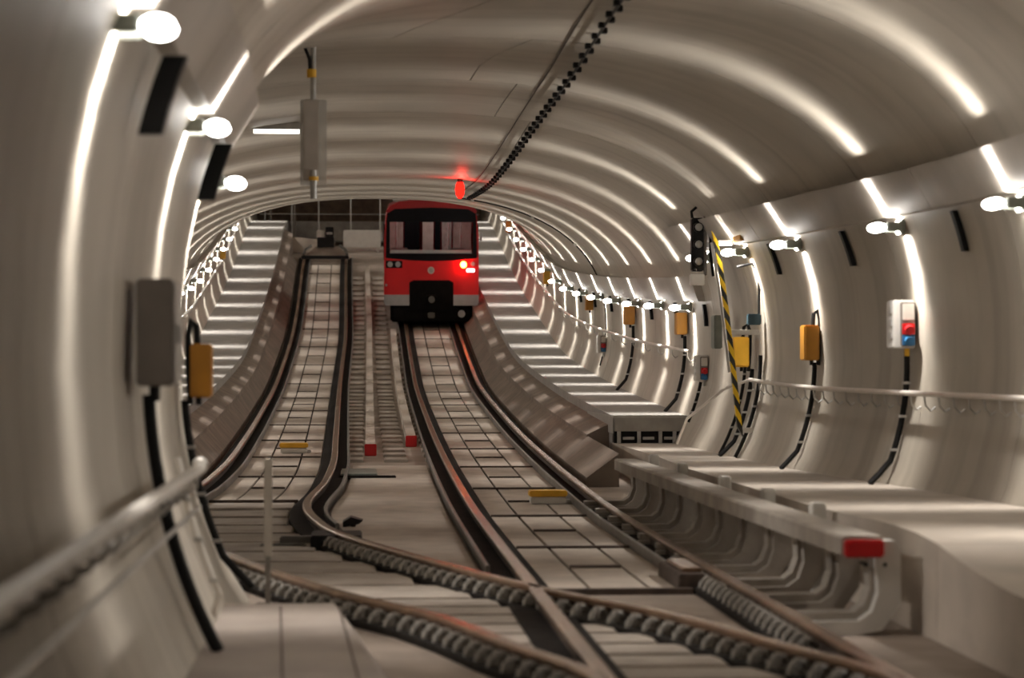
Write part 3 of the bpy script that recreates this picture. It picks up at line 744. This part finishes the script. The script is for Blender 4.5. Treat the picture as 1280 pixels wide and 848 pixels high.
# hanging panel with a pipe
d = .0074*F; x = -.39; zt = vault_z(d, x)
r = thing('hanging_panel', 'tall grey panel hanging from the ceiling on a steel pipe at the left', 'panel', (x, d, zt))
def hz_(py): return (455-py)*d/F+EYE-zt
MB().cyl((-.005,0,0.05), (-.005,0,hz_(127)), .026, 12).obj('hanger_pipe', 'galv', r, True)
MB().cbox(-.095,.045,-.03,.03,hz_(226),hz_(125),.01).obj('panel', 'panel_grey', r)['label'] = 'grey panel'
MB().cbox(-.125,.118,.032,.05,hz_(232),hz_(125),.006).obj('back_sheet', 'clear_sheet', r)
MB().cyl((.0,-.05,hz_(214)), (.0,-.05,hz_(250)), .032, 14).obj('lower_pipe', 'galv', r, True)
MB().cyl((-.02,-.02,hz_(98)), (-.02,-.02,hz_(88)), .045, 14).obj('yellow_band', 'yellow', r, True)
MB().cyl((-.0,-.05,hz_(227)), (-.0,-.05,hz_(222)), .046, 14).obj('orange_band', 'yellow', r, True)
MB().tube([(-.03,-.03,hz_(96)), (-.04,-.03,hz_(75)), (-.09,-.03,hz_(58)), (-.10,0,.03)], .016, 8).obj('cable', 'black_cable', r, True)
# ceiling batten light
d = .0098*F
r = thing('batten_light', 'short white tube light on the ceiling left of the hanging panel', 'lamp', (-.97, d, vault_z(d, -.97)))
MB().cbox(-.30,.30,-.05,.05,-.06,.02,.01).obj('housing', 'galv', r); MB().tube([(-.28,0,-.085),(.28,0,-.085)], .028, 10).obj('tube', 'lamp_glow_soft', r, True)
# red beacon
d = .0128*F; x = 1.66; zv = vault_z(d, x)
r = thing('red_beacon', 'glowing red signal lamp under the ceiling above the train', 'signal lamp', (x, d, zv))
MB().cyl((0,0,.03), (0,0,-.06), .045, 12).obj('base', 'black_plastic', r, True); MB().ell((0,0,-.17), (.075,.075,.15), 14, 8).obj('red_lens', 'signal_red', r, True)
L = bpy.data.lights.new('beacon_light', 'POINT'); L.energy = 14; L.color = (1,.03,.02); L.shadow_soft_size = .03
lo = bpy.data.objects.new('beacon_light', L); COL.objects.link(lo); lo.parent = r; lo.location = (0,-.13,-.18)

# ------------------------------------------------------------------ the train
dT = .02255*F; slope = math.atan((rz(dT+8)-rz(dT-1))/9)
r = thing('train_car', 'red funicular car with a black framed windscreen and one glowing tail lamp', 'train', (XT(dT), dT, rz(dT)+.13))
r.rotation_euler = (slope*.5, 0, -.012); r.scale = (1, 1, 1.075)
LN = 6.5; HW = 1.33; Z0, Z1 = .38, 3.12
body = [(-HW+.05,Z0),(HW-.05,Z0),(HW,Z0+.08),(HW,2.2),(HW-.06,2.75),(HW-.16,2.98),(HW-.42,Z1-.02),(0,Z1+.04),(-HW+.42,Z1-.02),(-HW+.16,2.98),(-HW+.06,2.75),(-HW,2.2),(-HW,Z0+.08)]
# shell as side walls, roof, back; front plate has the window opening
mb = MB()
def shell(poly, y0, y1, t=.06):
    n = len(poly); cxm = 0; czm = 1.7
    inn = [(x*(1-t/HW), czm+(z-czm)*(1-t/1.4)) for x, z in poly]
    vs = [(x,y0,z) for x,z in poly]+[(x,y1,z) for x,z in poly]+[(x,y0,z) for x,z in inn]+[(x,y1,z) for x,z in inn]; fs = []
    for k in range(n):
        j = (k+1)%n
        fs += [(k,j,n+j,n+k),(2*n+k,3*n+k,3*n+j,2*n+j),(k,2*n+k,2*n+j,j),(n+k,n+j,3*n+j,3*n+k)]
    mb.add(vs, fs)
shell(body, 0, LN); bo = mb.obj('body_shell', ['train_red', 'train_roof'], r)
for p in bo.data.polygons:
    if p.center.z > 2.8: p.material_index = 1
MB().prism(body, 'y', LN, LN+.1).obj('rear_wall', 'train_red', r)
# front: lower panel, curved top panel, side pillars
def front_piece(poly, y0, y1, m, name, parent=r):
    return MB().prism(poly, 'y', y0, y1).obj(name, m, parent)
WZ0, WZ1 = 1.60, 2.48     # glass
front_piece([(-HW,.62),(HW,.62),(HW,1.60),(HW-.02,1.63),(.6,1.57),(0,1.55),(-.6,1.57),(-HW+.02,1.63),(-HW,1.60)], -.10, .02, 'train_red', 'front_panel'); fpn = COL.objects[-1]
front_piece([(-HW+.05,Z0),(-.62,Z0),(-.62,.66),(-HW,.66),(-HW,Z0+.06)], -.14, .0, 'train_grey', 'bumper')
front_piece([(.62,Z0),(HW-.05,Z0),(HW,Z0+.06),(HW,.66),(.62,.66)], -.14, .0, 'train_grey', 'bumper')
front_piece([(-HW+.04,2.82),(HW-.04,2.82),(HW-.16,2.98),(HW-.42,Z1-.02),(0,Z1+.04),(-HW+.42,Z1-.02),(-HW+.16,2.98)], -.08, .02, 'train_roof', 'roof_front')
ws = front_piece([(-HW+.06,2.56),(HW-.06,2.56),(HW-.09,2.78),(HW-.30,2.90),(0,2.94),(-HW+.30,2.90),(-HW+.09,2.78)], -.095, .0, 'train_dark', 'windscreen_band')
front_piece([(-HW+.05,1.60),(-HW+.16,1.60),(-HW+.16,2.58),(-HW+.07,2.58)], -.09, .0, 'train_dark', 'windscreen_pillar')
front_piece([(HW-.16,1.60),(HW-.05,1.60),(HW-.07,2.58),(HW-.16,2.58)], -.09, .0, 'train_dark', 'windscreen_pillar')
front_piece([(-HW+.05,1.62),(-.6,1.56),(0,1.54),(.6,1.56),(HW-.05,1.62),(HW-.08,1.74),(-HW+.08,1.74)], -.105, -.02, 'train_dark', 'windscreen_sill')
front_piece([(-HW+.16,1.70),(HW-.16,1.70),(HW-.16,2.58),(-HW+.16,2.58)], -.065, -.055, 'glass', 'windscreen')
front_piece([(-HW+.18,1.745),(HW-.2,1.745),(HW-.2,1.83),(-HW+.18,1.83)], -.085, -.07, 'train_grey', 'wiper_strip')
# lamps, badge
def front_disc(x, z, rad, m, name, y=-.13):
    return MB().tube([(x,-.09,z),(x,y,z)], rad, 16).obj(name, m, fpn, True)
for x in (-1.16,-.94): front_disc(x, 1.455, .075, 'galv' if x < -1 else 'train_grey', 'dark_headlamp')
o = front_piece([(-1.28,1.36),(-.82,1.36),(-.82,1.55),(-1.28,1.55)], -.112, -.10, 'train_dark', 'lamp_recess')
front_disc(.90, 1.45, .09, 'tail_glow', 'tail_lamp', -.125)['label'] = 'glowing red tail lamp'
front_disc(.90, 1.45, .055, 'tail_core', 'tail_lamp_core', -.135)
front_disc(1.16, 1.47, .06, 'train_grey', 'dark_headlamp')
MB().cbox(.98,1.22,-.125,-.10,1.25,1.35,.02).obj('white_lamp', 'head_glow', r)
front_disc(-.01, 1.30, .095, 'white_paint', 'badge', -.125); 
front_disc(-.01, 1.30, .06, 'galv', 'badge_centre', -.13)
MB().cbox(.36,.46,-.12,-.10,.80,.85,.01).obj('step_stud', 'galv', r); MB().cbox(-1.30,-1.24,-.12,-.10,.88,.94,.01).obj('step_stud', 'galv', r)
# coupler and running gear
front_piece([(-.62,.25),(.62,.25),(.62,.98),(.50,1.04),(-.50,1.04),(-.62,.98)], -.13, .3, 'under', 'coupler_recess')
MB().cbox(-.16,.16,-.42,-.10,.44,.66,.03).obj('coupler', 'under', r); MB().tube([(0,-.42,.55),(0,-.50,.55)], .09, 12).obj('coupler_head', 'guard_steel', r, True)
MB().cbox(-1.15,1.15,.05,2.6,-.06,.42,.04).obj('bogie_frame', 'under', r); bf = COL.objects[-1]
MB().cbox(-1.10,1.10,-.05,.12,-.02,.36,.03).obj('obstacle_guard', 'under', r)
for sx in (-1, 1):
    for yy in (.6, 2.0): MB().tube([(sx*.66,yy,.23),(sx*.80,yy,.23)], .34, 20).obj('wheel', 'under', bf, True)
front_disc(.85, .16, .10, 'galv', 'lower_lamp', -.10); MB().cbox(-.1,.1,-.2,.1,.05,.2,.02).obj('cable_clamp', 'guard_steel', r)
# mirrors, roof gear
for sx in (-1, 1):
    MB().cbox(sx*HW-.03+sx*.06, sx*HW+.03+sx*.06, -.10, -.02, 2.05, 2.30, .02).obj('mirror', 'train_grey', r); MB().cbox(min(sx*HW, sx*(HW+.08)), max(sx*HW, sx*(HW+.08)), -.07, -.04, 2.1, 2.13, .005).obj('mirror_arm', 'train_dark', r)
MB().cbox(-1.08,-.68,.1,.9,Z1-.04,Z1+.08,.02).obj('roof_box', 'galv', r)
# side windows and doors
for sx in (-1, 1):
    for k in range(3):
        y0 = .5+k*1.95; MB().cbox(min(sx*(HW-.02), sx*(HW+.012)), max(sx*(HW-.02), sx*(HW+.012)), y0, y0+1.7, 1.55, 2.5, .01).obj('side_window', 'train_dark', r)
# interior: partition, seats, poles, ceiling light
MB().cbox(-HW+.09,HW-.09,.2,6.2,Z0+.10,Z0+.16,.01).obj('cab_floor', 'under', r)
for k, (x0, x1, m_) in enumerate(((-1.20,-.78,'interior_panel'),(-.74,-.30,'train_dark'),(-.22,.10,'interior_panel'),(.14,.30,'train_dark'),(.34,.62,'seat_cloth'),(.66,1.20,'interior_panel'))):
    MB().cbox(x0, x1, 2.0+.15*(k % 2), 2.05+.15*(k % 2), .6, 2.75, .01).obj('partition_panel', m_, r)
for x in (-.98,.50,.86): MB().cyl((x,1.2,.55), (x,1.2,2.75), .022, 8).obj('grab_pole', 'galv', r, True)
for x in (-.9, .75): MB().cbox(x-.28,x+.28,.9,1.05,.6,1.86,.05).obj('seat_back', 'seat_cloth', r)
MB().cbox(-1.1,1.1,.15,.55,.6,1.76,.04).obj('driver_desk', 'interior_panel', r)
MB().cbox(-.9,.9,1.0,1.2,2.84,2.87,.005).obj('car_ceiling_light', 'car_light', r)
L = bpy.data.lights.new('tail_light', 'POINT'); L.energy = 9; L.color = (1,.05,.02); L.shadow_soft_size = .05
lo = bpy.data.objects.new('tail_light', L); COL.objects.link(lo); lo.parent = r; lo.location = (.90,-.22,1.43)

# ------------------------------------------------------------------ the upper end
d = .0276*F; z = rz(d)
r = thing('buffer_stop', 'black buffer equipment standing where the empty left track ends', 'buffer stop', (-1.05, d, z))
MB().prism([(-.9,-.16),(.9,-.16),(.45,.34),(-.30,.34)], 'y', 0, .35).obj('ramp_block', 'slab', r)
MB().cbox(-.28,.30,-.25,.1,.28,.62,.02).obj('buffer_box', 'black_plastic', r); MB().cbox(-.30,-.05,-.05,.1,.60,.88,.02).obj('white_case', 'white_paint', r)
MB().cbox(.0,.28,-.20,.1,.62,.98,.02).obj('upper_box', 'black_plastic', r); MB().cbox(.04,.24,-.22,-.19,.72,.80,.01).obj('pale_plate', 'galv', r)
MB().cbox(-.80,.80,-1.2,-.95,-.16,-.05,.02).obj('cross_bar', 'black_plastic', r)
for sx in (-1, 1): MB().tube([(sx*.74,-.6,.0),(sx*.70,.0,.20),(sx*.50,.35,.36)], .05, 8).obj('stop_arm', 'guard_steel', r, True)
d = .0284*F; z = rz(d)
o = thing('white_barrier', 'pale barrier board standing between the left track end and the train', 'barrier', (.35, d, z-.16))
MB().cbox(-.80,.52,-.04,.04,.18,.80,.02).obj('board', 'white_paint', o)
for x in (-.7,.42): MB().cbox(x-.04,x+.04,-.03,.03,0,.2,.006).obj('leg', 'galv', o)
MB().cbox(-.85,1.0,.05,.10,.08,.14,.01).obj('rail', 'galv', o)
d = .0283*F
o = thing('timber_baulk', 'pale timber beam lying across the left track end', 'beam', (-1.9, d, rz(d)+.2))
MB().cbox(-.95,1.15,-.1,.1,-.36,.18,.02).obj('beam', 'slab', o); o.rotation_euler = (0, .10, 0)
# railings in front of the end wall
d = .0300*F
o = thing('gallery_railing', 'thin pipe railing in front of the brown end wall', 'railing', (0, d, rz(d)))
for z in (1.05, 1.9): MB().tube([(-3.6,0,z),(4.6,0,z)], .022, 6).obj('rail_pipe', 'galv', o)
for x in (-3.4,-2.4,-1.4,-.2,.9,2.0,3.2,4.2): MB().tube([(x,0,-.3),(x,0,2.6)], .025, 6).obj('post', 'galv', o)
for x in (-3.2,-2.3): MB().tube([(x,.1,-.3),(x,.1,3.2)], .05, 8).obj('column', 'cabinet_grey', o)
o = MB().cbox(-3.8, 4.8, .0315*F, .0317*F, rz(.0315*F)+.2, rz(.0315*F)+1.0, .02).obj('end_beam', 'grey_metal'); tag(o, 'long grey horizontal beam before the brown end wall', 'beam')
